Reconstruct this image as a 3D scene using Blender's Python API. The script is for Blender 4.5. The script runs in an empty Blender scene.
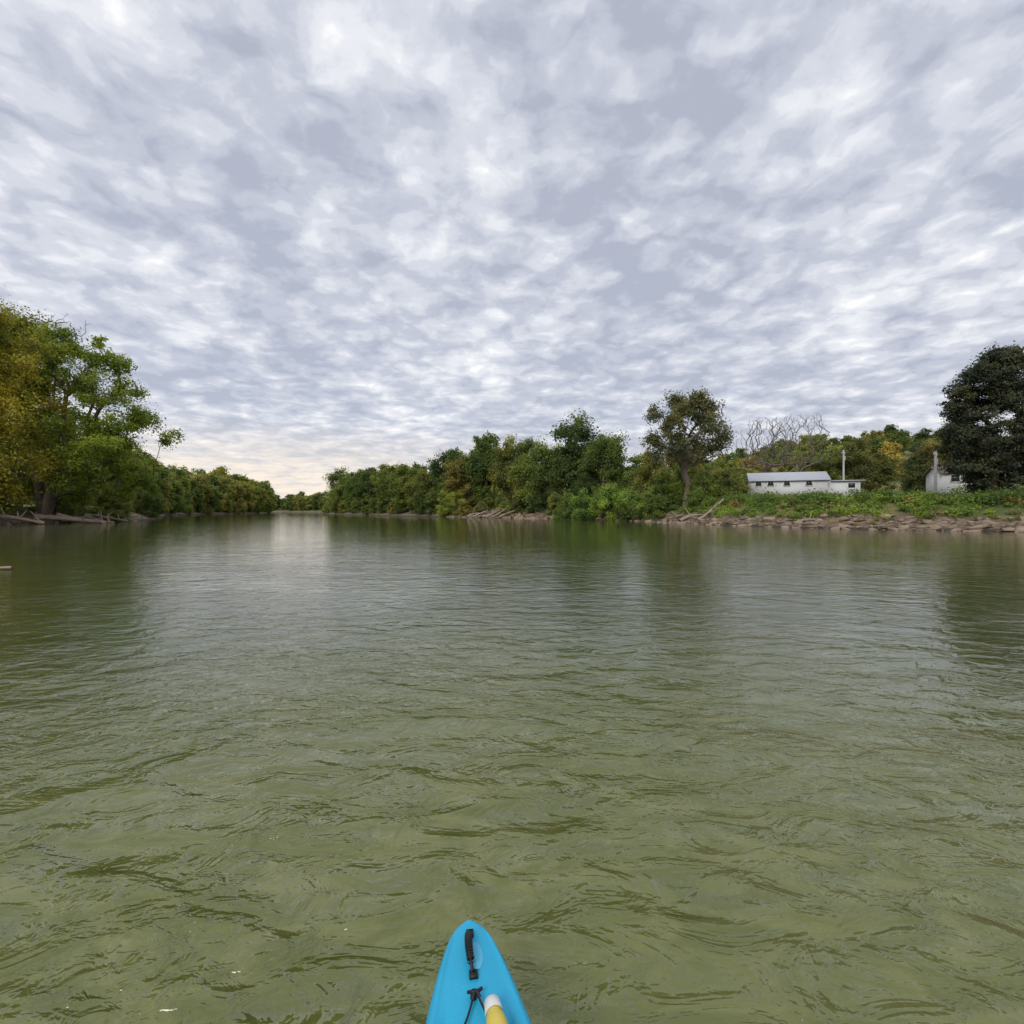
import bpy, math, numpy as np
from math import radians
S = bpy.context.scene
R = np.random.default_rng(7)

# ------------------------------------------------------------------ helpers
def nmat(name):
    m = bpy.data.materials.new(name); m.use_nodes = True
    nt = m.node_tree; nt.nodes.clear()
    out = nt.nodes.new('ShaderNodeOutputMaterial')
    return m, nt, out
def N(nt, t, **kw):
    n = nt.nodes.new(t)
    for k, v in kw.items():
        setattr(n, k, v)
    return n
def L(nt, a, b): nt.links.new(a, b)
def math_n(nt, op, a, b=None, c=None, clamp=False):
    n = nt.nodes.new('ShaderNodeMath'); n.operation = op; n.use_clamp = clamp
    for i, v in enumerate((a, b, c)):
        if v is None: continue
        if isinstance(v, (int, float)): n.inputs[i].default_value = v
        else: nt.links.new(v, n.inputs[i])
    return n.outputs[0]
def mixc(nt, fac, a, b, mode='MIX'):
    n = nt.nodes.new('ShaderNodeMix'); n.data_type = 'RGBA'; n.blend_type = mode
    for idx, v in ((0, fac), (6, a), (7, b)):
        if isinstance(v, (int, float)): n.inputs[idx].default_value = v
        elif isinstance(v, (tuple, list)): n.inputs[idx].default_value = (*v[:3], 1)
        else: nt.links.new(v, n.inputs[idx])
    return n.outputs[2]
def ramp(nt, fac, stops, interp='LINEAR'):
    n = nt.nodes.new('ShaderNodeValToRGB'); n.color_ramp.interpolation = interp
    cr = n.color_ramp
    while len(cr.elements) < len(stops): cr.elements.new(0.5)
    for e, (p, c) in zip(cr.elements, stops):
        e.position = p; e.color = (*c, 1) if len(c) == 3 else c
    nt.links.new(fac, n.inputs[0]); return n.outputs[0]
def noise(nt, vec, scale, detail=4, rough=0.55, dist=0.0, dim='3D'):
    n = nt.nodes.new('ShaderNodeTexNoise'); n.noise_dimensions = dim
    n.inputs['Scale'].default_value = scale; n.inputs['Detail'].default_value = detail
    n.inputs['Roughness'].default_value = rough; n.inputs['Distortion'].default_value = dist
    if vec is not None: nt.links.new(vec, n.inputs['Vector'])
    return n.outputs[0]
def simple_mat(name, col, rough=0.6, var=0.25, scale=3.0, bump=0.0, metallic=0.0, coord='Object'):
    m, nt, out = nmat(name)
    tc = N(nt, 'ShaderNodeTexCoord'); f = noise(nt, tc.outputs[coord], scale, 5, 0.6)
    c = mixc(nt, f, tuple(x*(1-var) for x in col), tuple(min(1, x*(1+var)) for x in col))
    p = N(nt, 'ShaderNodeBsdfPrincipled'); p.inputs['Roughness'].default_value = rough
    p.inputs['Metallic'].default_value = metallic
    L(nt, c, p.inputs['Base Color'])
    if bump:
        b = N(nt, 'ShaderNodeBump'); b.inputs['Distance'].default_value = bump
        L(nt, noise(nt, tc.outputs[coord], scale*4, 5, 0.6), b.inputs['Height']); L(nt, b.outputs[0], p.inputs['Normal'])
    L(nt, p.outputs[0], out.inputs[0]); return m

def quad_mesh(name, V, Q, mats, mi=None, tint=None, smooth=False):
    V = np.asarray(V, np.float32); Q = np.asarray(Q, np.int32)
    me = bpy.data.meshes.new(name)
    me.vertices.add(len(V)); me.vertices.foreach_set('co', V.ravel())
    me.loops.add(Q.size); me.loops.foreach_set('vertex_index', Q.ravel())
    me.polygons.add(len(Q)); me.polygons.foreach_set('loop_start', np.arange(0, Q.size, 4, dtype=np.int32))
    if mi is not None: me.polygons.foreach_set('material_index', np.asarray(mi, np.int32))
    for m in mats: me.materials.append(m)
    me.update(calc_edges=True)
    if tint is not None:
        a = me.attributes.new('tint', 'FLOAT', 'FACE'); a.data.foreach_set('value', np.asarray(tint, np.float32))
    if smooth: me.polygons.foreach_set('use_smooth', np.ones(len(Q), bool))
    me.validate(); return me
def add(name, me, loc=(0, 0, 0), rot=(0, 0, 0), sc=(1, 1, 1), parent=None, color=None):
    o = bpy.data.objects.new(name, me); S.collection.objects.link(o)
    o.location = loc; o.rotation_euler = rot; o.scale = sc if hasattr(sc, '__len__') else (sc,)*3
    if parent: o.parent = parent
    if color: o.color = (*color, 1)
    return o
def empty(name, loc=(0, 0, 0), rot=(0, 0, 0)):
    return add(name, None, loc, rot)

class Geo:
    def __init__(s): s.V=[]; s.Q=[]; s.M=[]; s.T=[]; s.n=0
    def put(s, V, Q, mi=0, t=None):
        V=np.asarray(V,float); Q=np.asarray(Q,int)
        s.V.append(V); s.Q.append(Q+s.n); s.n+=len(V)
        s.M.append(np.full(len(Q),mi)); s.T.append(np.zeros(len(Q)) if t is None else t)
    def mesh(s,name,mats,smooth=False):
        return quad_mesh(name,np.concatenate(s.V),np.concatenate(s.Q),mats,np.concatenate(s.M),np.concatenate(s.T),smooth)
    def box(s,c,d,mi=0,rz=0.0):
        c=np.array(c,float); d=np.array(d,float)/2
        v=np.array([[x,y,z] for z in(-1,1) for y in(-1,1) for x in(-1,1)],float)*d
        if rz:
            cs,sn=math.cos(rz),math.sin(rz); v=np.stack([v[:,0]*cs-v[:,1]*sn,v[:,0]*sn+v[:,1]*cs,v[:,2]],1)
        s.put(v+c,[[0,2,3,1],[4,5,7,6],[0,1,5,4],[2,6,7,3],[0,4,6,2],[1,3,7,5]],mi)
    def tube(s,P,Rr,sides=6,mi=0):
        P=np.asarray(P,float); Rr=np.broadcast_to(np.asarray(Rr,float),(len(P),))
        T=np.gradient(P,axis=0); T/=np.linalg.norm(T,axis=1,keepdims=True)+1e-9
        ref=np.array([0,0,1.]) if abs(T[0,2])<0.8 else np.array([1.,0,0])
        U=np.cross(T,ref); U/=np.linalg.norm(U,axis=1,keepdims=True)+1e-9; W=np.cross(T,U)
        a=np.arange(sides)/sides*2*np.pi
        V=P[:,None]+Rr[:,None,None]*(np.cos(a)[None,:,None]*U[:,None]+np.sin(a)[None,:,None]*W[:,None])
        n=len(P); i=np.arange(n-1)[:,None]*sides; j=np.arange(sides)[None]; k=(j+1)%sides
        Q=np.stack([i+j,i+k,i+sides+k,i+sides+j],-1).reshape(-1,4)
        s.put(V.reshape(-1,3),Q,mi)

# ------------------------------------------------------------------ river outline
def catmull(P,n=12):
    P=np.array(P,float); out=[]
    for i in range(len(P)-1):
        p0=P[max(i-1,0)];p1=P[i];p2=P[i+1];p3=P[min(i+2,len(P)-1)]
        for t in np.linspace(0,1,n,endpoint=False):
            out.append(0.5*((2*p1)+(-p0+p2)*t+(2*p0-5*p1+4*p2-p3)*t*t+(-p0+3*p1-3*p2+p3)*t**3))
    out.append(P[-1]); return np.array(out)
rightC=[(60,-900),(42,-300),(37,-60),(36,0),(37,25),(36.5,36.5),(28,43),(21.5,57),(18.5,77),(9,97),(-7,118),(-34,153),(-76,222),(-118,320),(-165,450),(-260,560),(-420,620),(-900,700)]
leftC=[(-900,600),(-420,500),(-270,460),(-190,400),(-155,300),(-130,205),(-88,125),(-60,84),(-58,62),(-50,40),(-42,10),(-38,-60),(-36,-300),(-40,-900)]
def rough_line(P,amp):
    P=P.copy(); t=np.cumsum(np.r_[0,np.linalg.norm(np.diff(P,axis=0),axis=1)])
    for f,a in((0.13,1.0),(0.41,0.5),(0.9,0.35)):
        P[:,0]+=amp*a*np.sin(t*f+f*50); P[:,1]+=amp*a*np.cos(t*f*1.13+f*20)
    return P
RB=rough_line(catmull(rightC,16),0.5); LB=rough_line(catmull(leftC,16),0.6)
poly=np.concatenate([RB,LB])
def seg_dist(X,Y,P,closed):
    A=P if closed else P[:-1]; B=np.roll(P,-1,0) if closed else P[1:]
    d=np.full(X.shape,1e9)
    for a,b in zip(A,B):
        ab=b-a; l=ab@ab+1e-9
        t=np.clip(((X-a[0])*ab[0]+(Y-a[1])*ab[1])/l,0,1)
        d=np.minimum(d,np.hypot(X-a[0]-t*ab[0],Y-a[1]-t*ab[1]))
    return d
def inside(X,Y,P):
    r=np.zeros(X.shape,bool); B=np.roll(P,-1,0)
    for a,b in zip(P,B):
        if a[1]==b[1]: continue
        c=((a[1]>Y)!=(b[1]>Y))&(X<(b[0]-a[0])*(Y-a[1])/(b[1]-a[1])+a[0]); r^=c
    return r
def sst(a,b,x):
    t=np.clip((x-a)/(b-a),0,1); return t*t*(3-2*t)
def vn(X,Y,f,seed=0):
    r=np.random.default_rng(seed); o=np.zeros_like(X)
    for k in range(5):
        a=r.uniform(0,6.28); ff=f*r.uniform(0.6,1.7); o+=np.sin((X*math.cos(a)+Y*math.sin(a))*ff+r.uniform(0,6.28))
    return o/5
def height(X,Y):
    X=np.asarray(X,float); Y=np.asarray(Y,float)
    dr=seg_dist(X,Y,RB,False); dl=seg_dist(X,Y,LB,False); ins=inside(X,Y,poly)
    d=np.minimum(dr,dl)
    hr=np.interp(dr,[0,2.6,5.8,50,200,4000],[0,0.95,2.3,4.6,6.5,12])
    hl=np.interp(dl,[0,1.0,4.5,40,200,4000],[0,0.75,2.0,3.0,5,12])
    h=np.where(dr<dl,hr,hl)
    h=h+np.minimum(d*0.15,0.5)*vn(X,Y,0.8,1)*0.6+np.minimum(d*0.2,1)*vn(X,Y,0.12,2)*0.4
    h=h+27*sst(95,290,Y)*sst(45,190,X)+10*sst(330,700,np.hypot(X,Y))*sst(-100,200,X)+8*sst(300,900,-X)
    return np.where(ins,-np.minimum(d*0.3,2.2),h)
def hz(x,y): return float(height(np.array([x]),np.array([y]))[0])

# ------------------------------------------------------------------ materials
def ground_material():
    m,nt,out=nmat('ground_mat')
    g=N(nt,'ShaderNodeNewGeometry'); pos=g.outputs['Position']
    sep=N(nt,'ShaderNodeSeparateXYZ'); L(nt,pos,sep.inputs[0])
    n1=noise(nt,pos,0.35,6,0.6); n2=noise(nt,pos,3.0,6,0.65); n3=noise(nt,pos,0.06,4,0.5)
    v=N(nt,'ShaderNodeTexVoronoi'); v.inputs['Scale'].default_value=2.6; L(nt,pos,v.inputs['Vector'])
    sepv=N(nt,'ShaderNodeSeparateColor'); L(nt,v.outputs['Color'],sepv.inputs[0])
    rock=mixc(nt,sepv.outputs[0],(0.16,0.115,0.08),(0.42,0.33,0.24))
    rock=mixc(nt,math_n(nt,'MULTIPLY',n2,0.7),rock,(0.17,0.12,0.075))
    grass=ramp(nt,n2,[(0.3,(0.07,0.10,0.025)),(0.55,(0.14,0.17,0.045)),(0.75,(0.24,0.23,0.08))])
    grass=mixc(nt,ramp(nt,n3,[(0.45,(0,0,0)),(0.6,(1,1,1))]),grass,(0.27,0.225,0.085))
    zz=math_n(nt,'ADD',sep.outputs[2],math_n(nt,'MULTIPLY',math_n(nt,'SUBTRACT',n1,0.5),2.2))
    f=N(nt,'ShaderNodeMapRange'); f.inputs[1].default_value=0.9; f.inputs[2].default_value=1.4; L(nt,zz,f.inputs[0])
    col=mixc(nt,f.outputs[0],rock,grass)
    wet=N(nt,'ShaderNodeMapRange'); wet.inputs[1].default_value=0.05; wet.inputs[2].default_value=0.3; L(nt,sep.outputs[2],wet.inputs[0])
    col=mixc(nt,wet.outputs[0],(0.06,0.045,0.03),col)
    b=N(nt,'ShaderNodeBump'); b.inputs['Distance'].default_value=0.25; L(nt,math_n(nt,'ADD',n2,v.outputs['Distance']),b.inputs['Height'])
    p=N(nt,'ShaderNodeBsdfPrincipled'); p.inputs['Roughness'].default_value=0.95
    L(nt,col,p.inputs['Base Color']); L(nt,b.outputs[0],p.inputs['Normal']); L(nt,p.outputs[0],out.inputs[0]); return m
def leaf_material(name,transl=0.35):
    m,nt,out=nmat(name)
    oi=N(nt,'ShaderNodeObjectInfo'); at=N(nt,'ShaderNodeAttribute'); at.attribute_name='tint'
    t=at.outputs['Fac']
    base=oi.outputs['Color']
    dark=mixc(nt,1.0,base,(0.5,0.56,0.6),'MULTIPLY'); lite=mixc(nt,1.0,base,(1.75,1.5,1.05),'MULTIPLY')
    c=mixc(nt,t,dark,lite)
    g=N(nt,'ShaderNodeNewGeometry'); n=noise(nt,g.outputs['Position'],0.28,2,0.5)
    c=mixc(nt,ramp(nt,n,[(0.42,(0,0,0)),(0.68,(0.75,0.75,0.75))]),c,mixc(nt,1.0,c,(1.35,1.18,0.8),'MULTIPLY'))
    d=N(nt,'ShaderNodeBsdfDiffuse')
    tr=N(nt,'ShaderNodeBsdfTranslucent'); ms=N(nt,'ShaderNodeMixShader'); ms.inputs[0].default_value=transl
    L(nt,c,d.inputs['Color']); L(nt,mixc(nt,1.0,c,(1.2,1.25,0.75),'MULTIPLY'),tr.inputs[0])
    L(nt,d.outputs[0],ms.inputs[1]); L(nt,tr.outputs[0],ms.inputs[2]); L(nt,ms.outputs[0],out.inputs[0]); return m
M_LEAF=leaf_material('leaf_mat')
M_NEEDLE=leaf_material('needle_mat',0.12)
M_BARK=simple_mat('bark_mat',(0.15,0.12,0.09),0.95,0.5,2.5,0.05)
M_BARKG=simple_mat('pale_bark_mat',(0.19,0.155,0.13),0.95,0.35,2.5,0.03)
M_DRIFT=simple_mat('driftwood_mat',(0.38,0.29,0.22),0.9,0.4,2.0,0.03)
M_ROCK=simple_mat('rock_mat',(0.36,0.27,0.195),0.95,0.6,0.9,0.08)

# ------------------------------------------------------------------ foliage
def leaf_cloud(geo,C,size,rng,out_dir,tint,mi):
    n=len(C); nr=rng.normal(size=(n,3)); nr/=np.linalg.norm(nr,axis=1,keepdims=True)
    nr=nr*0.8+out_dir*0.6+np.array([0,0,0.45]); nr/=np.linalg.norm(nr,axis=1,keepdims=True)
    a=rng.normal(size=(n,3)); t=np.cross(nr,a); t/=np.linalg.norm(t,axis=1,keepdims=True)+1e-9; b=np.cross(nr,t)
    s=(size*rng.uniform(0.55,1.35,n))[:,None]
    V=np.stack([C-t*s,C-b*s*0.55+nr*s*0.15,C+t*s,C+b*s*0.55+nr*s*0.15],1).reshape(-1,3)
    geo.put(V,np.arange(4*n).reshape(-1,4),mi,tint)
def clump_leaves(geo,c,r,n,size,rng,mi=1,flat=0.85,ct=None):
    ct=rng.uniform(0.15,0.8) if ct is None else ct
    k=max(5,int(n/45)); d=rng.normal(size=(k,3)); d/=np.linalg.norm(d,axis=1,keepdims=True)
    sc=c+d*(r*rng.uniform(0.1,1.05,(k,1)))*np.array([1,1,flat]); sr=r*rng.uniform(0.25,0.6,k)
    idx=rng.integers(0,k,n); e=rng.normal(size=(n,3))*0.62
    P=sc[idx]+e*sr[idx][:,None]*np.array([1,1,flat])
    o=P-c; o/=np.linalg.norm(o,axis=1,keepdims=True)+1e-6
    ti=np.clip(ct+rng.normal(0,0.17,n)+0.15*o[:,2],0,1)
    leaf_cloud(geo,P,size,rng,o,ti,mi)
def skeleton(geo,trunk,tips,rng,r_tip=0.03,r_max=0.45,wob=0.12,mi=0,exp=2.3,up=0.25):
    nodes=[np.array(p,float) for p in trunk]; par=[-1]+list(range(len(trunk)-1))
    ktrunk=len(trunk)
    order=np.argsort([np.linalg.norm(t-nodes[ktrunk//2]) for t in tips])
    ends=[]
    for oi in order:
        t=tips[oi]; A=np.array(nodes[1:]); dv=t-A; dist=np.linalg.norm(dv,axis=1)
        cost=dist+np.where(dv[:,2]<up*dist,(up*dist-dv[:,2])*1.3,0)
        cost[:max(0,int(ktrunk*0.35)-1)]+=4
        j=int(np.argmin(cost))+1; p=nodes[j]; dd=np.linalg.norm(t-p); m=max(2,int(dd/1.0))
        for q in range(1,m+1):
            f=q/m; pt=p+(t-p)*f+np.array([0,0,1])*math.sin(f*math.pi)*dd*0.10+rng.normal(size=3)*wob*dd*0.3*(1 if q<m else 0)
            nodes.append(pt); par.append(j if q==1 else len(nodes)-2)
        ends.append(len(nodes)-1)
    acc=np.zeros(len(nodes))
    for e in ends: acc[e]+=r_tip**exp
    for i in range(len(nodes)-1,0,-1): acc[par[i]]+=max(acc[i],r_tip**exp*0.6)
    rad=acc**(1/exp); rad=np.maximum(rad,r_tip*0.7)
    rad=np.where(rad>r_tip*1.5,r_tip+(rad-r_tip)*((r_max-r_tip)/(rad[0]-r_tip)),rad)
    P=np.array(nodes)
    for i in range(1,len(nodes)):
        r0=rad[par[i]] if (par[i]==i-1) else min(rad[par[i]],rad[i]*1.25)
        if par[i]==0 : r0*=1.5
        geo.tube([P[par[i]],P[i]],[r0,rad[i]],7 if rad[i]>0.15 else 4,mi)
def trunk_line(h,lean,rng,n=7,wob=0.25):
    z=np.linspace(-0.6,h,n); t=np.linspace(0,1,n)
    P=np.stack([lean[0]*t**1.3,lean[1]*t**1.3,z],1); P[1:,:2]+=rng.normal(0,wob,(n-1,2)); return P
def broadleaf(name,seed,H=16,W=5.5,low=0.15,nc=46,nl=340,size=0.24,cr=(1.2,2.3),lean=(0,0),rt=0.38,trunk_frac=0.75,flat=0.9):
    rng=np.random.default_rng(seed); g=Geo(); tr=trunk_line(H*trunk_frac,lean,rng)
    tips=[]; ph=rng.uniform(0,6.28,4)
    while len(tips)<nc:
        f=rng.uniform(low,0.95); a=rng.uniform(0,6.28)
        q=(f-low)/(1-low); prof=(math.sin(math.pi*min(1,q*0.78+0.2)))**0.7
        wv=1+0.2*math.sin(2*a+ph[0])+0.12*math.sin(3*a+ph[1]+5*f)+0.10*math.sin(9*f+ph[2])
        r=W*prof*wv*rng.uniform(0.15,1)**0.5
        tips.append(np.array([math.cos(a)*r+lean[0]*f,math.sin(a)*r+lean[1]*f,f*H]))
    skeleton(g,tr,tips,rng,0.03,rt)
    for t in tips:
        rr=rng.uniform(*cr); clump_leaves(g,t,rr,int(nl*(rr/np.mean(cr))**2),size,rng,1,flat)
    return g.mesh(name,[M_BARK,M_LEAF])
def bset(tag,n,nl,size):
    return [broadleaf('%s_%d'%(tag,i),20+i,H=[16,17,15,18,14,16][i],W=[5.0,4.5,5.5,4.8,5.4,3.9][i],low=[.12,.1,.13,.15,.08,.1][i],
     nc=[50,50,56,56,50,44][i],nl=nl,size=size) for i in range(n)]
BL=bset('broadleaf_mesh',6,380,0.24)
BF=bset('far_broadleaf_mesh',6,120,0.42)
def bare(name,seed,H,W,n=420):
    rng=np.random.default_rng(seed); g=Geo(); tr=trunk_line(H*0.45,(0,0),rng)
    tips=[]
    for _ in range(n):
        f=rng.uniform(0.4,1.0); a=rng.uniform(0,6.28); q=(f-0.4)/0.6
        r=W*(math.sin(math.pi*min(1,q*0.62+0.25)))**0.7*rng.uniform(0.05,1)**0.5
        tips.append(np.array([math.cos(a)*r,math.sin(a)*r,f*H]))
    skeleton(g,tr,tips,rng,0.026,0.26,wob=0.12,up=0.75)
    return g.mesh(name,[M_BARKG])

# ------------------------------------------------------------------ ground
def polar(rad,nang):
    a=np.linspace(0,2*np.pi,nang,endpoint=False)
    X=rad[:,None]*np.sin(a)[None]; Y=rad[:,None]*np.cos(a)[None]
    n=len(rad); i=np.arange(n-1)[:,None]*nang; j=np.arange(nang)[None]; k=(j+1)%nang
    Q=np.stack([i+j,i+nang+j,i+nang+k,i+k],-1).reshape(-1,4)
    return X.ravel(),Y.ravel(),Q
rad=np.concatenate([[0.01,8,16,22],np.geomspace(26,160,140),np.geomspace(165,5000,60)])
X,Y,Q=polar(rad,640)
Z=height(X,Y)
add('ground',quad_mesh('ground',np.stack([X,Y,Z],1),Q,[ground_material()],smooth=True))

# ------------------------------------------------------------------ water
def water_material():
    m,nt,out=nmat('river_water_mat')
    g=N(nt,'ShaderNodeNewGeometry'); pos=g.outputs['Position']
    def mp(sx,sy,rz=0.0,off=0.0):
        n=N(nt,'ShaderNodeMapping'); n.inputs['Scale'].default_value=(sx,sy,1); n.inputs['Rotation'].default_value=(0,0,rz)
        n.inputs['Location'].default_value=(off,off*0.7,0); L(nt,pos,n.inputs['Vector']); return n.outputs[0]
    w1=noise(nt,mp(0.8,1.3,0.2),1.0,2,0.5,0.5,'2D')
    w2=noise(nt,mp(2.6,4.2,-0.25,3),1.0,4,0.5,0.5,'2D')
    w3=noise(nt,mp(9,13,0.35,9),1.0,3,0.6,0.5,'2D')
    amp=ramp(nt,noise(nt,mp(0.3,0.45,0.4,20),1.0,3,0.5,1.2,'2D'),[(0.38,(0.3,0.3,0.3)),(0.60,(1,1,1))])
    h=math_n(nt,'ADD',math_n(nt,'MULTIPLY',w1,0.055),math_n(nt,'MULTIPLY',w2,0.048))
    h=math_n(nt,'ADD',h,math_n(nt,'MULTIPLY',math_n(nt,'MULTIPLY',w3,0.017),amp))
    ln=N(nt,'ShaderNodeVectorMath',operation='LENGTH'); L(nt,pos,ln.inputs[0])
    cal=ramp(nt,math_n(nt,'DIVIDE',ln.outputs['Value'],40.0),[(0.03,(1,1,1)),(0.07,(0.60,)*3),(0.12,(0.31,)*3),(0.22,(0.14,)*3),(0.7,(0.06,)*3)])
    h=math_n(nt,'MULTIPLY',h,math_n(nt,'MULTIPLY',cal,2.3))
    b=N(nt,'ShaderNodeBump'); b.inputs['Distance'].default_value=1.0; b.inputs['Strength'].default_value=1.0
    L(nt,h,b.inputs['Height'])
    murk=noise(nt,mp(0.5,0.7,0.1,5),1.0,4,0.55,1.0,'2D')
    glint_streaks=noise(nt,mp(2.6,6.0,-0.3,31),1.0,6,0.62,0.9,'2D')
    near_bright=mixc(nt,murk,(0.112,0.128,0.025),(0.16,0.176,0.042))
    near_bright=mixc(nt,ramp(nt,glint_streaks,[(0.40,(0,0,0)),(0.70,(1,1,1))]),near_bright,(0.205,0.212,0.063))  # lighter streaks painted into the base colour in place of ripple glints
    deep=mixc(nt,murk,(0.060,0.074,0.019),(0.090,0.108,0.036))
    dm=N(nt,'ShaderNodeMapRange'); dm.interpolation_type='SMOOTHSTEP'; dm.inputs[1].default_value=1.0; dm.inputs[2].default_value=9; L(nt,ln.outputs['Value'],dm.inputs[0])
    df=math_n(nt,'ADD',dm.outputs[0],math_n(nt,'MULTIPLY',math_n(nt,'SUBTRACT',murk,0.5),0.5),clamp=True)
    col=mixc(nt,df,near_bright,deep)  # painted light: water colour brightened around the camera, darkened with distance
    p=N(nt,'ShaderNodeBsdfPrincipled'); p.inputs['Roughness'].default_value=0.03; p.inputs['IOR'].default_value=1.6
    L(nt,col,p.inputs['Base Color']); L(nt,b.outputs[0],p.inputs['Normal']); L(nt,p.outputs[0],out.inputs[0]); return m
wx,wy,wq=polar(np.concatenate([[0.01,0.5,1,2,4,8],np.geomspace(16,1200,30)]),96)
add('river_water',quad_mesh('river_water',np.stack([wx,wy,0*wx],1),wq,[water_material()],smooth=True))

# ------------------------------------------------------------------ trees: right bank and centre
KB=1.0; KC=np.array([2.3,2.05,3.3])
cols=[(0.075,0.115,0.028),(0.055,0.095,0.024),(0.095,0.125,0.032),(0.12,0.135,0.036),(0.045,0.08,0.024),(0.085,0.13,0.03)]
def tree(name,mesh,x,y,s,col,rz=None,sxy=1.0,parent=None,dz=-0.1,kb=KB):
    if col is not None: col=tuple(np.array(col)*KC*kb)
    return add(name,mesh,(x,y,hz(x,y)+dz),(0,0,R.uniform(0,6.28) if rz is None else rz),(s*sxy,s*sxy,s),parent,col)
row=[(12.5,104,1.06,1,1.0),(17,96,0.85,2,0.85),(6.5,110,0.98,4,1.0),(18.5,101,0.92,0,1.0),(0.5,119,0.95,1,0.9),(-6,128,1.05,3,0.95),
     (-12,133,0.9,5,1.1),(-17,141,1.08,2,0.95),(-26,152,0.82,4,1.0),(-33,160,0.92,0,1.05),(-42,172,0.86,3,1.0),(-52,188,0.95,2,1.0),
     (-62,205,1.0,5,1.15),(-71,222,1.1,4,1.05),(-80,240,1.15,1,1.1),(25,92,0.66,4,1.0),(30.5,90,0.55,1,0.95)]
rc=[cols[4],cols[1],cols[5],cols[0],cols[2],cols[1],cols[3],cols[4],cols[2],cols[0],cols[5]]
for i,(x,y,s,k,sxy) in enumerate(row):
    tree('maple_tree',BL[k],x,y,s,rc[i%11],sxy=sxy)
bg=empty('distant_trees')
def band(P,d0,d1,step,smin,smax,sign,keep=None,ymin=-1e9,ymax=1e9,far=1.0):
    t=np.r_[0,np.cumsum(np.linalg.norm(np.diff(P,axis=0),axis=1))]
    for s in np.arange(0,t[-1],step):
        x=np.interp(s,t,P[:,0]); y=np.interp(s,t,P[:,1])
        if not(ymin<y<ymax): continue
        x2=np.interp(s+1,t,P[:,0]); y2=np.interp(s+1,t,P[:,1]); nx,ny=(y2-y),-(x2-x); l=math.hypot(nx,ny)+1e-6
        d=R.uniform(d0,d1); X_=x+sign*nx/l*d+R.normal(0,1); Y_=y+sign*ny/l*d+R.normal(0,1)
        if keep and not keep(X_,Y_): continue
        if inside(np.array([X_]),np.array([Y_]),poly)[0]: continue
        c=np.array(cols[R.integers(0,6)])*R.uniform(0.85,1.35)
        if R.random()<0.12: c=c*np.array([1.2,1.12,0.95])
        f=1+(far-1)*float(sst(180,330,Y_))
        tree('broadleaf_tree',(BF if Y_>135 else BL)[R.integers(0,6)],X_,Y_,R.uniform(smin,smax)*f,tuple(c),sxy=R.uniform(0.95,1.2),parent=bg)
band(RB,9,16,7,0.68,0.98,1,keep=lambda x,y:x<16,ymin=96,ymax=640,far=1.15)
band(RB,20,32,9,0.75,1.05,1,keep=lambda x,y:x<24,ymin=100,ymax=640,far=1.15)
band(RB,1.5,4,4,0.22,0.42,1,keep=lambda x,y:x<19,ymin=84,ymax=420)
band(LB,3,7,6.5,0.80,1.05,1,ymin=120,ymax=640,far=1.25)
band(LB,10,18,8,0.9,1.2,1,ymin=100,ymax=640,far=1.25)
band(LB,0.8,2.5,4.5,0.25,0.45,1,ymin=88,ymax=420)
for _ in range(360):
    x=R.uniform(15,330); y=R.uniform(112,380)
    px=x/y
    if px>0.95 or (px<0.30 and y<125): continue
    if 0.62<px<0.86 and 60<y<170: continue
    if y<150 and 0.36<px<0.64 and R.random()<0.5: continue
    c=np.array(cols[R.integers(0,6)])*R.uniform(0.85,1.35)
    if R.random()<0.25: c=c*np.array([1.2,1.1,0.95])
    tree('hillside_tree',BF[R.integers(0,6)],x,y,R.uniform(0.5,0.85),tuple(c),sxy=R.uniform(1.0,1.3),parent=bg)
for _ in range(50):
    y=R.uniform(-120,30); sg=R.choice([-1,1]); x=sg*R.uniform(52,75)
    if sg>0 and y>5: continue
    tree('bank_tree',BF[R.integers(0,6)],x,y,R.uniform(0.8,1.1),tuple(np.array(cols[R.integers(0,6)])),parent=bg)

tall=broadleaf('tall_cottonwood_mesh',61,H=16.6,W=5.2,low=0.46,nc=68,nl=340,size=0.16,cr=(0.8,1.6),rt=0.42,lean=(0.6,0))
tree('cottonwood_tree',tall,24.0,71,1.0,(0.072,0.092,0.040),rz=0.4,kb=1.0)
shr=[broadleaf('shrub_mesh_%d'%i,80+i,H=5,W=2.6,low=0.05,nc=28,nl=300,size=0.14,cr=(0.6,1.1),rt=0.1) for i in range(3)]
for (x,y,s,k,c) in [(16.5,81,1.1,0,(0.09,0.16,0.03)),(13,87,1.15,1,(0.075,0.14,0.03)),(18.5,77.5,1.0,2,(0.10,0.17,0.035)),(20.5,74,0.8,0,(0.08,0.13,0.03)),
    (9.5,93,1.05,1,(0.065,0.12,0.028)),(21.5,76.5,1.2,1,(0.07,0.12,0.028)),(26.5,70,0.85,2,(0.06,0.10,0.025)),(24,67.5,0.6,0,(0.08,0.13,0.03)),(29.5,72,0.9,1,(0.075,0.11,0.03)),
    (33,76,0.8,0,(0.07,0.1,0.03)),(36,88,1.2,2,(0.09,0.12,0.03)),(31,84,1.2,1,(0.06,0.095,0.026))]:
    tree('willow_shrub',shr[k],x,y,s,c,kb=1.0)
tree('bare_tree',bare('bare_tree_mesh',5,14.6,5.0),45.5,92,1.0,None)
tree('bare_tree',bare('bare_tree_mesh_b',6,15.6,5.4),53,94,1.0,None)
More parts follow.
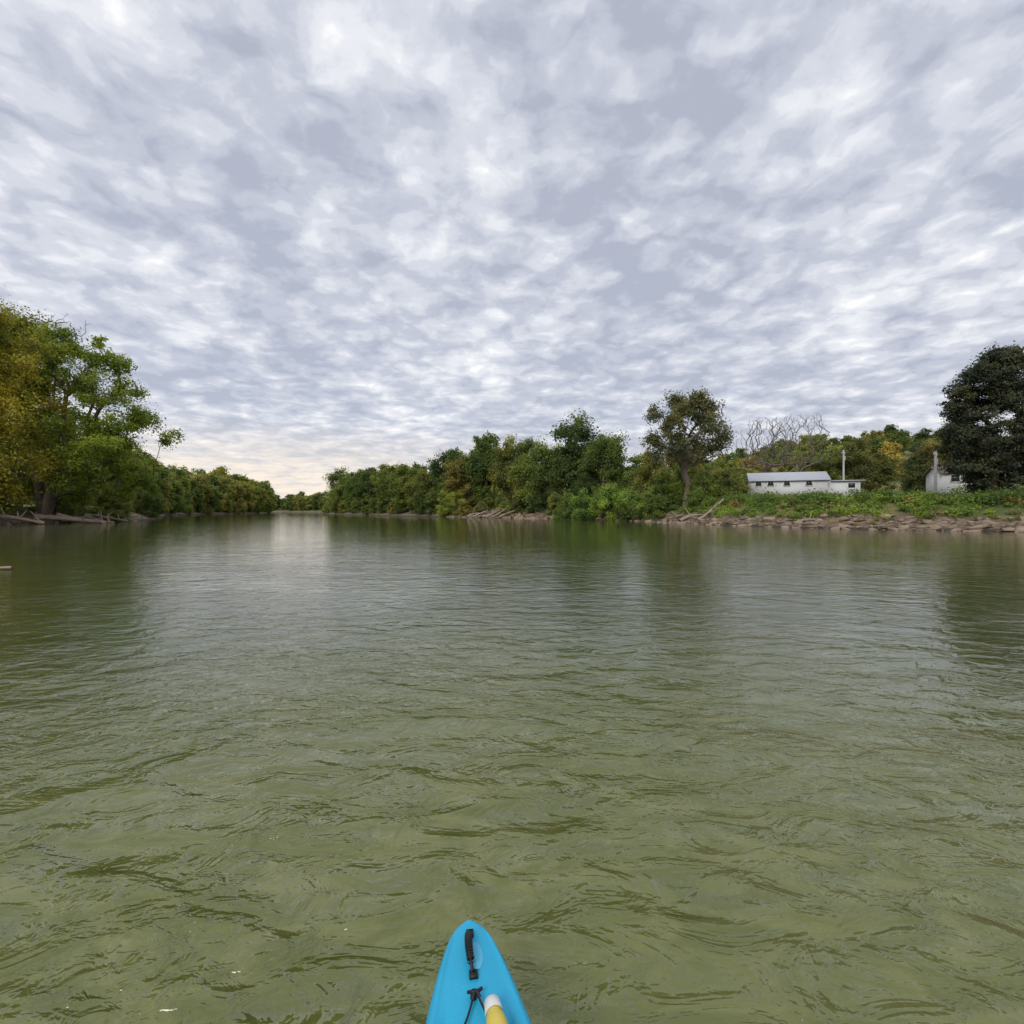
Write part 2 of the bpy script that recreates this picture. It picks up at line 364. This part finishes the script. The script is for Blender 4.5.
for (x,y,s,k,c) in [(44,101,0.42,4,(0.06,0.08,0.025)),(50.5,104,0.36,2,(0.1,0.1,0.035)),(59,98,0.45,0,(0.07,0.095,0.028)),(38,97,0.45,5,(0.085,0.105,0.03)),(33,99,0.45,3,(0.08,0.11,0.03)),
     (65,97,0.58,3,(0.085,0.11,0.035)),(79,98,0.6,1,(0.06,0.09,0.03)),(71,99,0.52,5,(0.08,0.105,0.03)),(84,103,0.62,3,(0.09,0.11,0.04))]:
    tree('maple_tree',BL[k],x,y,s,c,sxy=1.15)

def cedar():
    rng=np.random.default_rng(9); g=Geo(); H=13.3; tr=trunk_line(H*0.92,(0.4,0),rng,9,0.12); tips=[]
    ph=rng.uniform(0,6.28,3)
    for _ in range(300):
        f=rng.uniform(0.02,1.0)**1.0; a=rng.uniform(0,6.28)
        w=np.interp(f,[0,0.12,0.22,0.35,0.6,0.8,0.93,1],[1.6,2.0,2.9,4.0,3.6,2.7,1.6,0.4])
        w*=1+0.12*math.sin(2*a+ph[0])+0.10*math.sin(14*f+a*2+ph[1])
        r=w*rng.uniform(0.2,1)**0.45
        tips.append(np.array([math.cos(a)*r+0.4*f,math.sin(a)*r,f*H-0.10*r+0.35]))
    skeleton(g,tr,tips,rng,0.03,0.4)
    for t in tips:
        rr=rng.uniform(0.6,1.1)*(0.85 if t[2]<3 else 1); clump_leaves(g,t,rr,int(400*(rr/0.9)**2),0.105,rng,1,0.6)
    return g.mesh('cedar_mesh',[M_BARK,M_NEEDLE])
tree('cedar_tree',cedar(),43.9,46.5,1.0,(0.032,0.046,0.024),rz=0,kb=1.0)
tree('maple_tree',BL[3],72,84,0.62,(0.10,0.115,0.04))
tree('maple_tree',BL[1],72,70,0.62,(0.07,0.1,0.03))
for (x,y,s,k) in [(43.5,41.5,0.40,2),(46,42,0.45,0)]:
    tree('riverside_shrub',shr[k],x,y,s,(0.07,0.10,0.03))

# ------------------------------------------------------------------ big left trees
def hero_left():
    rng=np.random.default_rng(33); g=Geo()
    blobs=[(3,22.5,2.0),(7.0,21.4,1.9),(4.6,18.3,2.0),(8.6,17.2,2.0),(10.6,15.0,1.9),(12.4,12.0,1.9),(8.6,12.5,2.2),(5,11.4,2.2),(10.6,8.8,2.1),
           (6.5,8.0,2.3),(2.2,6.2,2.2),(8,5.4,1.9),(0.8,19.5,2.1),(-1.6,22,2.2),(-3.6,16.5,2.4),(-2,11.5,2.3),(-5,8,2.3),(-6,18.5,2.3),(-4,23,2.0),(-7,12,2.2),(11.6,6.6,1.4),(3.5,14.4,1.8),(5.5,22.8,1.5),(0.5,23.6,1.5)]
    tips=[];rr=[]
    for (x,z,r) in blobs:
        for k in range(6):
            tips.append(np.array([x*0.97,rng.uniform(-5.5,5.5),z-0.9])+rng.normal(0,0.95,3)); rr.append(r*rng.uniform(0.55,0.95))
    trA=np.array([[0,0,-1],[0.1,0,1],[0.5,0,3.2],[0.9,0.2,6],[1.6,0.3,9],[2.2,0,12.5],[2.4,0.2,16]])
    skeleton(g,trA,tips,rng,0.035,0.62,wob=0.16)
    g.tube([[-0.6,0.3,-1],[-0.9,0.5,2],[-1.8,0.6,6],[-2.6,0.4,10],[-3.2,0.6,15]],[0.55,0.45,0.36,0.26,0.1],8,0)
    g.tube([[0.9,0.2,5],[3.2,0.3,8.4],[6.2,0.1,10.8],[9,0.2,12.8]],[0.36,0.3,0.2,0.08],7,0)
    for t,r in zip(tips,rr): clump_leaves(g,t,r,int(520*(r/1.5)**2),0.16,rng,1,0.75)
    tw=[np.array([1.5+rng.normal(0,1.3),rng.normal(0,1.2),24.0+rng.uniform(0,2.2)]) for _ in range(40)]
    skeleton(g,np.array([[1.0,0,14],[1.2,0,18],[1.4,0,21.5]]),tw,rng,0.022,0.12,up=0.6)
    return g.mesh('sycamore_mesh',[M_BARK,M_LEAF])
tree('sycamore_tree',hero_left(),-58.3,64,1.0,(0.090,0.14,0.022),rz=0,kb=1.05)
yl=broadleaf('yellow_sycamore_mesh',71,H=22.5,W=5.8,low=0.1,nc=84,nl=520,size=0.16,cr=(1.2,2.2),rt=0.55,lean=(0.5,0))
tree('sycamore_tree',yl,-58.0,54.5,1.06,(0.14,0.155,0.024),rz=1.0,kb=1.1)
tree('sycamore_tree',yl,-67,69,1.15,(0.09,0.12,0.022),rz=2.8)
for (x,y,s,k) in [(-61,52,1.0,0),(-62,58,1.1,1),(-57.5,66,0.8,2),(-60.5,70,1.0,0),(-57,74,0.7,1),(-61,80,0.9,2),(-66,76,1.2,0),(-64,62,1.3,2),(-56.6,57,0.6,0),(-59,48,1.1,1)]:
    tree('riverside_shrub',shr[k],x-0.8,y,s,(0.085,0.12,0.03))

# ------------------------------------------------------------------ bank vegetation, rocks, driftwood
def along(P,ylo,yhi,n,rng,doff):
    t=np.r_[0,np.cumsum(np.linalg.norm(np.diff(P,axis=0),axis=1))]; m=(P[:,1]>ylo)&(P[:,1]<yhi); ts=t[m]
    s=rng.uniform(ts.min(),ts.max(),n); x=np.interp(s,t,P[:,0]); y=np.interp(s,t,P[:,1])
    x2=np.interp(s+1,t,P[:,0])-x; y2=np.interp(s+1,t,P[:,1])-y; l=np.hypot(x2,y2)+1e-6
    d=doff(n); return x+y2/l*d, y-x2/l*d
def veg(name,P,ylo,yhi,n,rng,d0,d1,r0,r1,nl,size,col,kb=1.0):
    g=Geo(); x,y=along(P,ylo,yhi,n,rng,lambda k:rng.uniform(d0,d1,k)); z=height(x,y)
    for a,b,c in zip(x,y,z):
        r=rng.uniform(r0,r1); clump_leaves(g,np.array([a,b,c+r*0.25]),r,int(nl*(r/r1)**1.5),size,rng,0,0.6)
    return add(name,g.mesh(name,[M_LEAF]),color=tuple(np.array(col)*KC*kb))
rg=np.random.default_rng(4)
veg('riverbank_undergrowth',RB,14,82,430,rg,2.7,7.5,0.45,1.05,330,0.10,(0.080,0.14,0.028),1.1)
veg('riverbank_undergrowth',RB,30,75,140,rg,5.5,8.5,0.9,1.45,460,0.11,(0.06,0.105,0.024))
veg('riverbank_undergrowth',RB,14,90,60,rg,3,6.5,0.5,1.1,300,0.11,(0.12,0.115,0.045))
veg('riverbank_undergrowth',RB,88,260,170,rg,1.2,6,0.6,1.5,260,0.2,(0.07,0.10,0.03))
veg('riverbank_undergrowth',LB,30,250,200,rg,2.0,6,0.6,1.4,300,0.16,(0.09,0.12,0.03))
veg('riverbank_weeds',RB,14,70,110,rg,0.8,3.2,0.15,0.45,100,0.07,(0.09,0.12,0.035))

def rocks(name,P,ylo,yhi,n,rng,d0,d1,s0,s1):
    import itertools
    g=Geo(); v=[];idx={}
    for p in itertools.product((-1,0,1),repeat=3):
        if p==(0,0,0): continue
        idx[p]=len(v); q=np.array(p,float); q=q/np.linalg.norm(q)*0.55+q*0.5; v.append(q)
    v=np.array(v); Qs=[]
    for ax in range(3):
        for sg in(-1,1):
            o=[a for a in range(3) if a!=ax]
            for i in(-1,0):
                for j in(-1,0):
                    f=[]
                    for (da,db) in((0,0),(1,0),(1,1),(0,1)):
                        p=[0,0,0];p[ax]=sg;p[o[0]]=i+da;p[o[1]]=j+db;f.append(idx[tuple(p)])
                    Qs.append(f)
    Qs=np.array(Qs)
    x,y=along(P,ylo,yhi,n,rng,lambda k:d0+(d1-d0)*rng.uniform(0,1,k)**1.3); z=height(x,y)
    for a,b,c in zip(x,y,z):
        s=s0+(s1-s0)*rng.uniform()**5
        w=v*(1+rng.normal(0,0.13,v.shape))*np.array([s*rng.uniform(.7,1.6),s*rng.uniform(.6,1.1),s*rng.uniform(.2,.5)])*0.5
        an=rng.uniform(0,6.28); tl=rng.normal(0,0.25)
        w=np.stack([w[:,0],w[:,1]*math.cos(tl)-w[:,2]*math.sin(tl),w[:,1]*math.sin(tl)+w[:,2]*math.cos(tl)],1)
        w=np.stack([w[:,0]*math.cos(an)-w[:,1]*math.sin(an),w[:,0]*math.sin(an)+w[:,1]*math.cos(an),w[:,2]],1)
        g.put(w+np.array([a,b,max(c,-0.05)+s*0.05]),Qs,0)
    add(name,g.mesh(name,[M_ROCK]))
rocks('riverbank_rocks',RB,14,130,2800,rg,-0.5,2.9,0.12,1.1)
rocks('riverbank_rocks',LB,30,120,350,rg,-0.4,1.2,0.15,0.8)

def log(name,pts,r0,r1,branches=3,seed=0,mat=M_DRIFT):
    rng=np.random.default_rng(seed); g=Geo(); P=catmull(pts,5); n=len(P)
    g.tube(P,np.linspace(r0,r1,n)*(1+0.15*rng.normal(size=n)),8)
    for _ in range(branches):
        i=rng.integers(n//3,n-1); d=rng.normal(size=3); d[2]=abs(d[2]); d/=np.linalg.norm(d); l=rng.uniform(0.5,1.6)
        g.tube([P[i],P[i]+d*l*.5+rng.normal(0,.06,3),P[i]+d*l],[r1*.8,r1*.5,r1*.2],5)
    add(name,g.mesh(name,[mat],True))
log('driftwood_log',[(-55.8,60,0.8),(-54.5,61,0.7),(-52.3,62,0.4),(-49.5,62.5,0.05)],0.34,0.16,4,1)
log('driftwood_log',[(-59,66,1.3),(-57,64.5,1.0),(-54,64,0.5),(-50.5,65,0.05)],0.28,0.12,5,2)
log('driftwood_log',[(-57.5,56,1.0),(-55,56.3,0.8),(-52.5,57.5,0.15)],0.32,0.14,5,3)
log('driftwood_log',[(-58,71,0.8),(-56,70,0.7),(-52.5,70,0.1)],0.24,0.12,4,4)
log('driftwood_log',[(-13.6,12.7,-0.1),(-13.1,13,0.04),(-12.8,13.1,0.05)],0.05,0.03,0,5)
for i in range(7):
    x0,y0=-9+i*1.2+rg.normal(0,.5),118-i*1.6+rg.normal(0,.8)
    log('driftwood_log',[(x0-1.5,y0,0.2),(x0,y0+0.4,0.9),(x0+1.8,y0+.8,rg.uniform(0.5,2.2))],0.25,0.1,4,20+i)
log('fallen_trunk',[(21.6,59.5,0.4),(23.2,60.5,1.3),(25.4,61.5,2.9)],0.2,0.11,4,11)
log('fallen_trunk',[(20.3,62,0.3),(22,63,0.9),(24.3,63.4,1.1)],0.2,0.1,3,12)
log('driftwood_log',[(31.5,42.4,0.5),(33,41.8,0.7),(34.8,41.2,0.5)],0.12,0.06,3,41)
log('driftwood_log',[(26.2,47.6,0.4),(27.2,46.8,0.75),(28.6,46.4,0.5)],0.12,0.06,3,42)

# ------------------------------------------------------------------ buildings and poles
M_SIDING,nt,out=nmat('white_siding_mat')
tc=N(nt,'ShaderNodeTexCoord'); wv=N(nt,'ShaderNodeTexWave'); wv.bands_direction='Z'; wv.inputs['Scale'].default_value=2.4; L(nt,tc.outputs['Object'],wv.inputs[0])
p=N(nt,'ShaderNodeBsdfPrincipled'); p.inputs['Roughness'].default_value=0.6
L(nt,mixc(nt,noise(nt,tc.outputs['Object'],1.5,4),(0.74,0.74,0.74),(0.84,0.84,0.83)),p.inputs['Base Color'])
bb=N(nt,'ShaderNodeBump'); bb.inputs['Distance'].default_value=0.02; L(nt,wv.outputs['Fac'],bb.inputs['Height']); L(nt,bb.outputs[0],p.inputs['Normal']); L(nt,p.outputs[0],out.inputs[0])
M_ROOF=simple_mat('metal_roof_mat',(0.50,0.52,0.56),0.45,0.12,1.0)
M_ROOFB=simple_mat('brown_roof_mat',(0.16,0.125,0.1),0.9,0.25,2.0)
M_GLASS=simple_mat('window_glass_mat',(0.03,0.035,0.04),0.1,0.3,1.0)
M_TRIM=simple_mat('trim_mat',(0.72,0.72,0.71),0.5,0.06,2.0)
M_POLE=simple_mat('pole_mat',(0.55,0.53,0.50),0.85,0.2,2.0)
def house(name,x,y,z,w,d,h,rise,rz,wins,roofm,annex=None):
    e=empty(name,(x,y,z),(0,0,rz))
    g=Geo(); g.box((0,0,h/2-0.5),(w,d,h+1),0)
    for sx in(-1,1):
        g.put([[sx*w/2,-d/2,h],[sx*w/2,d/2,h],[sx*w/2,0.02,h+rise],[sx*w/2,-0.02,h+rise]],[[0,1,2,3]],0)
    add('walls',g.mesh('walls',[M_SIDING]),parent=e)
    g=Geo(); ov=0.35; t=0.1
    for sy in(-1,1):
        y0=sy*(d/2+ov); zb=h-rise*ov/(d/2)
        a=np.array([[-w/2-ov,y0,zb],[w/2+ov,y0,zb],[w/2+ov,0,h+rise],[-w/2-ov,0,h+rise]])
        b=a+np.array([0,0,t]); a=a+np.array([0,0,0.01])
        g.put(np.concatenate([a,b]),[[0,1,2,3],[4,5,6,7],[0,1,5,4],[1,2,6,5],[3,0,4,7]],0)
    add('roof',g.mesh('roof',[roofm]),parent=e)
    gw=Geo(); gt=Geo()
    for (wx_,ww,wh,zc) in wins:
        gw.box((wx_,-d/2-0.02,zc),(ww,0.05,wh),0)
        for sx in(-1,1): gt.box((wx_+sx*(ww/2+0.05),-d/2-0.035,zc),(0.1,0.09,wh+0.2),0)
        for sz in(-1,1): gt.box((wx_,-d/2-0.035,zc+sz*(wh/2+0.05)),(ww-0.004,0.09,0.1),0)
    gw.box((w/2+0.02,0.3,h*0.55),(0.05,1.0,1.0),0)
    add('windows',gw.mesh('windows',[M_GLASS]),parent=e); add('window_frames',gt.mesh('window_frames',[M_TRIM]),parent=e)
    if annex:
        aw,ad,ah=annex; g=Geo(); g.box((w/2+aw/2+0.01,0.3,ah/2-0.5),(aw,ad,ah+1),0)
        add('annex_walls',g.mesh('annex_walls',[M_SIDING]),parent=e)
        g=Geo(); x0=w/2+0.02; x1=w/2+aw+0.4
        g.box(((x0+x1)/2+0.35,0.3,ah+0.08),(x1-x0-0.4,ad+0.6,0.14),0); add('annex_roof',g.mesh('annex_roof',[M_ROOF]),parent=e)
        g=Geo(); g.box((w/2+aw*0.75,0.3-ad/2-0.02,1.0),(0.8,0.06,0.6),0)
        add('annex_openings',g.mesh('annex_openings',[M_GLASS]),parent=e)
    return e
house('white_house',40.6,76,4.1,9.8,5.2,1.9,1.15,radians(-20),[(-3.9,0.7,0.6,1.35),(-2.3,0.7,0.6,1.35),(-0.2,0.7,0.6,1.35),(2.6,0.7,0.6,1.35)],M_ROOF,annex=(4.2,3.6,1.6))
house('white_cottage',57.6,63.5,4.15,8.5,6.0,2.0,0.9,radians(-24),[(-3.0,0.8,0.8,1.3),(-0.6,0.8,0.8,1.3),(2.6,0.8,0.8,1.3)],M_ROOFB)
def pole(x,y,h):
    g=Geo(); g.tube([[0,0,-0.8],[0,0,h*.5],[0,0,h]],[0.17,0.15,0.12],8); g.box((0,0,h-0.5),(1.2,0.08,0.1),0,0.6)
    g.tube([[0.2,0.1,h-1.6],[0.2,0.1,h-0.95]],[0.14,0.14],8)
    for s in(-.5,.5): g.tube([[s*math.cos(.6),s*math.sin(.6),h-.44],[s*math.cos(.6),s*math.sin(.6),h-.3]],[.05,.04],6)
    add('utility_pole',g.mesh('utility_pole',[M_POLE]),(x,y,hz(x,y)))
pole(51.8,80,7.2); pole(47.8,57.8,5.2)

# ------------------------------------------------------------------ kayak
M_KAYAK,nt,out=nmat('kayak_plastic_mat')
tc=N(nt,'ShaderNodeTexCoord'); p=N(nt,'ShaderNodeBsdfPrincipled'); p.inputs['Roughness'].default_value=0.38
c=mixc(nt,noise(nt,tc.outputs['Object'],6,5,0.65),(0.012,0.38,0.62),(0.03,0.47,0.72))
sc=ramp(nt,noise(nt,tc.outputs['Object'],45,4,0.7,1.5),[(0.62,(0,0,0)),(0.72,(0.3,0.3,0.3))]); c=mixc(nt,sc,c,(0.25,0.5,0.62))
L(nt,c,p.inputs['Base Color']); b=N(nt,'ShaderNodeBump'); b.inputs['Distance'].default_value=0.0008; L(nt,noise(nt,tc.outputs['Object'],300,3),b.inputs['Height'])
L(nt,b.outputs[0],p.inputs['Normal']); L(nt,p.outputs[0],out.inputs[0])
M_BLACK=simple_mat('black_rubber_mat',(0.012,0.012,0.013),0.5,0.3,30,0.0005)
M_LOGO=simple_mat('pale_blue_decal_mat',(0.10,0.50,0.72),0.4,0.1,20)
M_YEL=simple_mat('yellow_plastic_mat',(0.75,0.58,0.10),0.4,0.08,15)
M_WHT=simple_mat('white_plastic_mat',(0.75,0.75,0.72),0.4,0.05,15)
head=math.atan2(0.047,0.29)
kay=empty('kayak',(-0.124,1.462,0),(0,0,head))
Lk=3.1
def halfw(s):
    a=0.240*math.sqrt(max(s,0))+0.012*(1-math.exp(-s/0.004))*math.exp(-s/0.12); a=min(a,0.36-0.06*math.exp(-s))
    e=Lk-s; return min(a,0.30*math.sqrt(max(e,0))) 
def sheer(s): return 0.30+0.02*math.exp(-s/0.3)-0.05*math.sin(min(1,s/Lk)*math.pi)
def deck_z(s,u):
    z=sheer(s); au=abs(u)
    z+=0.012*(1-au**2.5)
    rim=float(sst(0.02,0.06,s))*0.007*math.exp(-((au-0.86)/0.07)**2); z+=rim
    well=float(sst(0.75,0.95,s))*float(1-sst(2.5,2.7,s)); z-=0.13*well*float(1-sst(0.70,0.86,au))
    tray=float(sst(0.22,0.30,s))*float(1-sst(0.60,0.68,s)); z-=0.018*tray*float(1-sst(0.60,0.74,au))
    return z
ss=np.concatenate([[0.00005,0.0003,0.001,0.0022,0.004,0.0065,0.010,0.015,0.022,0.033,0.05],np.linspace(0.07,Lk-0.07,105),[Lk-0.05,Lk-0.02,Lk-0.004,Lk-0.0005]])
us=np.concatenate([[-1],np.linspace(-0.96,0.96,41),[1]]); V=[];nd=len(us)
hullprof=[(1.012,-0.012),(1.012,-0.03),(0.975,-0.045),(0.9,-0.12),(0.75,-0.22),(0.4,-0.31),(0,-0.35)]
for s in ss:
    w=halfw(s)
    for u in us: V.append((u*w,-s,deck_z(s,u)-(0.006 if abs(u)==1 else 0)))
    rake=1-math.exp(-s/0.15)
    for (f,dz) in hullprof: V.append((f*w,-s,sheer(s)+dz*(0.35+0.65*rake if dz<-0.05 else 1)))
    for (f,dz) in hullprof[-2::-1]: V.append((-f*w,-s,sheer(s)+dz*(0.35+0.65*rake if dz<-0.05 else 1)))
m_=nd+2*len(hullprof)-1; i=np.arange(len(ss)-1)[:,None]*m_; j=np.arange(m_)[None]; k=(j+1)%m_
Qk=np.stack([i+j,i+m_+j,i+m_+k,i+k],-1).reshape(-1,4)
add('hull',quad_mesh('hull',V,Qk,[M_KAYAK],smooth=True),parent=kay)
g=Geo(); n=24; a=np.linspace(0,2*np.pi,n,endpoint=False)
ring=[[0.012+0.017*math.cos(t),-0.11+0.038*math.sin(t)] for t in a]
Vd=[(x,y,deck_z(-y,x/halfw(-y))+0.0012) for x,y in ring]; Vd=[(0.012,-0.11,deck_z(.11,.1)+0.0016)]+Vd
Qd=[[0,1+q,1+(q+1)%n,1+(q+2)%n] for q in range(0,n,2)]
add('bow_decal',quad_mesh('bow_decal',Vd,Qd,[M_LOGO]),parent=kay)
g=Geo(); hp=[]
for t in np.linspace(0,1,13):
    s=0.052+0.105*t; hp.append((-0.002-0.006*math.sin(t*math.pi),-s,deck_z(s,0)+0.004+0.026*math.sin(t*math.pi)**0.6))
hp=np.array(hp); g.tube(hp,[0.0045]*13,8)
g.tube(hp[2:11],0.0088+0.0*np.arange(9),12)
for q in np.linspace(2,10,11):
    P0=np.array([np.interp(q,range(13),hp[:,k_]) for k_ in range(3)]); d=np.array([0,-0.0022,0]); g.tube([P0-d,P0+d],[0.0108,0.0108],12)
g.box((0,-0.047,deck_z(.047,0)+0.004),(0.020,0.020,0.008)); g.box((0.0,-0.162,deck_z(.162,0)+0.004),(0.022,0.020,0.008))
for yy in(0.047,0.162): g.tube([[0,-yy,deck_z(yy,0)+.008],[0,-yy,deck_z(yy,0)+.0125]],[.006,.004],8)
add('carry_handle',g.mesh('carry_handle',[M_BLACK],False),parent=kay)
g=Geo()
def cord(p,r=0.0028): 
    P=catmull([(x,-s,deck_z(s,x/halfw(s))+0.004+h) for (x,s,h) in p],6); g.tube(P,r,8)
for sg in(-1,1):
    cord([(0.004*sg,0.222,0.012),(0.022*sg,0.262,0.012),(0.05*sg,0.31,0.014),(0.10*sg,0.40,0.008)])
    cord([(0.10*sg,0.40,0.008),(0,0.50,0.016),(-0.12*sg,0.60,0.006)])
    g.tube([[0.10*sg,-0.40,deck_z(.4,.7)+0],[0.10*sg,-0.40,deck_z(.4,.7)+.014]],[.012,.009],10)
g.tube([[-0.004,-0.215,deck_z(.215,0)],[-0.004,-0.215,deck_z(.215,0)+.016]],[.009,.007],10)
cord([(-0.018,0.214,0.010),(-0.006,0.222,0.018),(0.006,0.220,0.016),(0.016,0.211,0.012)],0.004)
cord([(-0.010,0.235,0.012),(0.0,0.222,0.02),(0.010,0.232,0.012)],0.004)
add('bungee_cord',g.mesh('bungee_cord',[M_BLACK],True),parent=kay)
g=Geo(); g.box((0,-1.75,0.22),(0.42,0.40,0.05)); g.box((0,-1.98,0.38),(0.42,0.05,0.34)); 
for sg in(-1,1): g.box((0.17*sg,-1.0,0.22),(0.09,0.06,0.14))
so=add('seat',g.mesh('seat',[M_BLACK]),parent=kay); bv=so.modifiers.new('b','BEVEL'); bv.width=0.02; bv.segments=3
bot=empty('water_bottle',(-0.038,1.172,0.335),(radians(90),0,radians(14)))
def lathe(name,prof,mat,parent):
    n=24;a=np.linspace(0,2*np.pi,n,endpoint=False); V=[(r*math.cos(t),r*math.sin(t),z) for (z,r) in prof for t in a]
    i=np.arange(len(prof)-1)[:,None]*n;j=np.arange(n)[None];k=(j+1)%n
    add(name,quad_mesh(name,V,np.stack([i+j,i+k,i+n+k,i+n+j],-1).reshape(-1,4),[mat],smooth=True),parent=parent)
lathe('cap',[(-0.044,0.001),(-0.044,0.015),(-0.041,0.019),(-0.018,0.021),(-0.014,0.019)],M_WHT,bot)
lathe('body',[(-0.016,0.018),(-0.010,0.018),(0.0,0.022),(0.02,0.025),(0.13,0.025),(0.14,0.02),(0.14,0.001)],M_YEL,bot)

# ------------------------------------------------------------------ world
w=bpy.data.worlds.new('World'); S.world=w; w.use_nodes=True; nt=w.node_tree; nt.nodes.clear()
try: w.cycles.sampling_method='NONE'
except Exception: pass
out=nt.nodes.new('ShaderNodeOutputWorld')
SE=radians(38)
sky=N(nt,'ShaderNodeTexSky'); sky.sky_type='NISHITA'; sky.sun_disc=False; sky.sun_elevation=SE; sky.sun_rotation=radians(155)
b1=N(nt,'ShaderNodeBackground'); b1.inputs[1].default_value=0.14; L(nt,sky.outputs[0],b1.inputs[0])
tc=N(nt,'ShaderNodeTexCoord'); sep=N(nt,'ShaderNodeSeparateXYZ'); L(nt,tc.outputs['Generated'],sep.inputs[0])
zc=math_n(nt,'ADD',math_n(nt,'MAXIMUM',sep.outputs[2],0.0),0.14)
cb=N(nt,'ShaderNodeCombineXYZ'); L(nt,math_n(nt,'DIVIDE',sep.outputs[0],zc),cb.inputs[0]); L(nt,math_n(nt,'DIVIDE',sep.outputs[1],zc),cb.inputs[1])
wn=N(nt,'ShaderNodeTexNoise',noise_dimensions='2D'); wn.inputs['Scale'].default_value=6; wn.inputs['Detail'].default_value=3; L(nt,cb.outputs[0],wn.inputs['Vector'])
vm=N(nt,'ShaderNodeVectorMath',operation='MULTIPLY_ADD'); L(nt,wn.outputs['Color'],vm.inputs[0]); vm.inputs[1].default_value=(0.15,0.15,0); L(nt,cb.outputs[0],vm.inputs[2])
P0_=cb.outputs[0]; P_=vm.outputs[0]
big=noise(nt,P0_,1.1,2,0.5,0,'2D'); med=noise(nt,P0_,3.8,5,0.62,0,'2D')
vo=N(nt,'ShaderNodeTexVoronoi',voronoi_dimensions='2D',feature='SMOOTH_F1'); vo.inputs['Scale'].default_value=6.3; vo.inputs['Smoothness'].default_value=0.65; vo.inputs['Detail'].default_value=1.0
L(nt,P_,vo.inputs['Vector'])
pf=math_n(nt,'SUBTRACT',0.75,vo.outputs['Distance'])
fine=noise(nt,P_,17,4,0.62,0,'2D')
v=math_n(nt,'ADD',math_n(nt,'MULTIPLY',big,0.30),math_n(nt,'MULTIPLY',med,0.46))
v=math_n(nt,'ADD',v,math_n(nt,'MULTIPLY',pf,0.26)); v=math_n(nt,'ADD',v,math_n(nt,'MULTIPLY',fine,0.16))
cc=ramp(nt,v,[(0.35,(0.46,0.49,0.585)),(0.46,(0.56,0.59,0.685)),(0.54,(0.67,0.695,0.775)),(0.63,(0.81,0.83,0.88)),(0.72,(0.99,0.99,1.0))],'EASE')
hm=N(nt,'ShaderNodeMapRange'); hm.inputs[1].default_value=0.16; hm.inputs[2].default_value=0.06; L(nt,sep.outputs[2],hm.inputs[0])
side=N(nt,'ShaderNodeMapRange'); side.inputs[1].default_value=0.1; side.inputs[2].default_value=-0.3; L(nt,sep.outputs[0],side.inputs[0])
hf=math_n(nt,'MULTIPLY',hm.outputs[0],math_n(nt,'MULTIPLY_ADD',side.outputs[0],0.75,0.2))
hf=math_n(nt,'MULTIPLY',hf,ramp(nt,med,[(0.35,(0.5,0.5,0.5)),(0.6,(1,1,1))]))
cc=mixc(nt,hf,cc,(1.0,0.87,0.73))
b2=N(nt,'ShaderNodeBackground'); b2.inputs[1].default_value=1.03; L(nt,cc,b2.inputs[0])
ms=N(nt,'ShaderNodeMixShader'); L(nt,ramp(nt,v,[(0.38,(0.92,0.92,0.92)),(0.5,(0.98,0.98,0.98))]),ms.inputs[0]); L(nt,b1.outputs[0],ms.inputs[1]); L(nt,b2.outputs[0],ms.inputs[2]); L(nt,ms.outputs[0],out.inputs[0])
sl=bpy.data.lights.new('sun','SUN'); sl.energy=1.3; sl.angle=radians(20); sl.color=(1,0.96,0.9)
so=bpy.data.objects.new('sun',sl); S.collection.objects.link(so)
so.rotation_euler=(radians(90)-SE,0,radians(-25))
# ------------------------------------------------------------------ camera
cam=bpy.data.cameras.new('camera'); cam.sensor_width=36; cam.lens=18; cam.clip_end=12000; cam.clip_start=0.05
co=bpy.data.objects.new('camera',cam); S.collection.objects.link(co); co.location=(0,0,1.5); co.rotation_euler=(radians(90-0.11),0,0)
S.camera=co
S.view_settings.view_transform='Standard'; S.view_settings.look='None'; S.view_settings.exposure=0
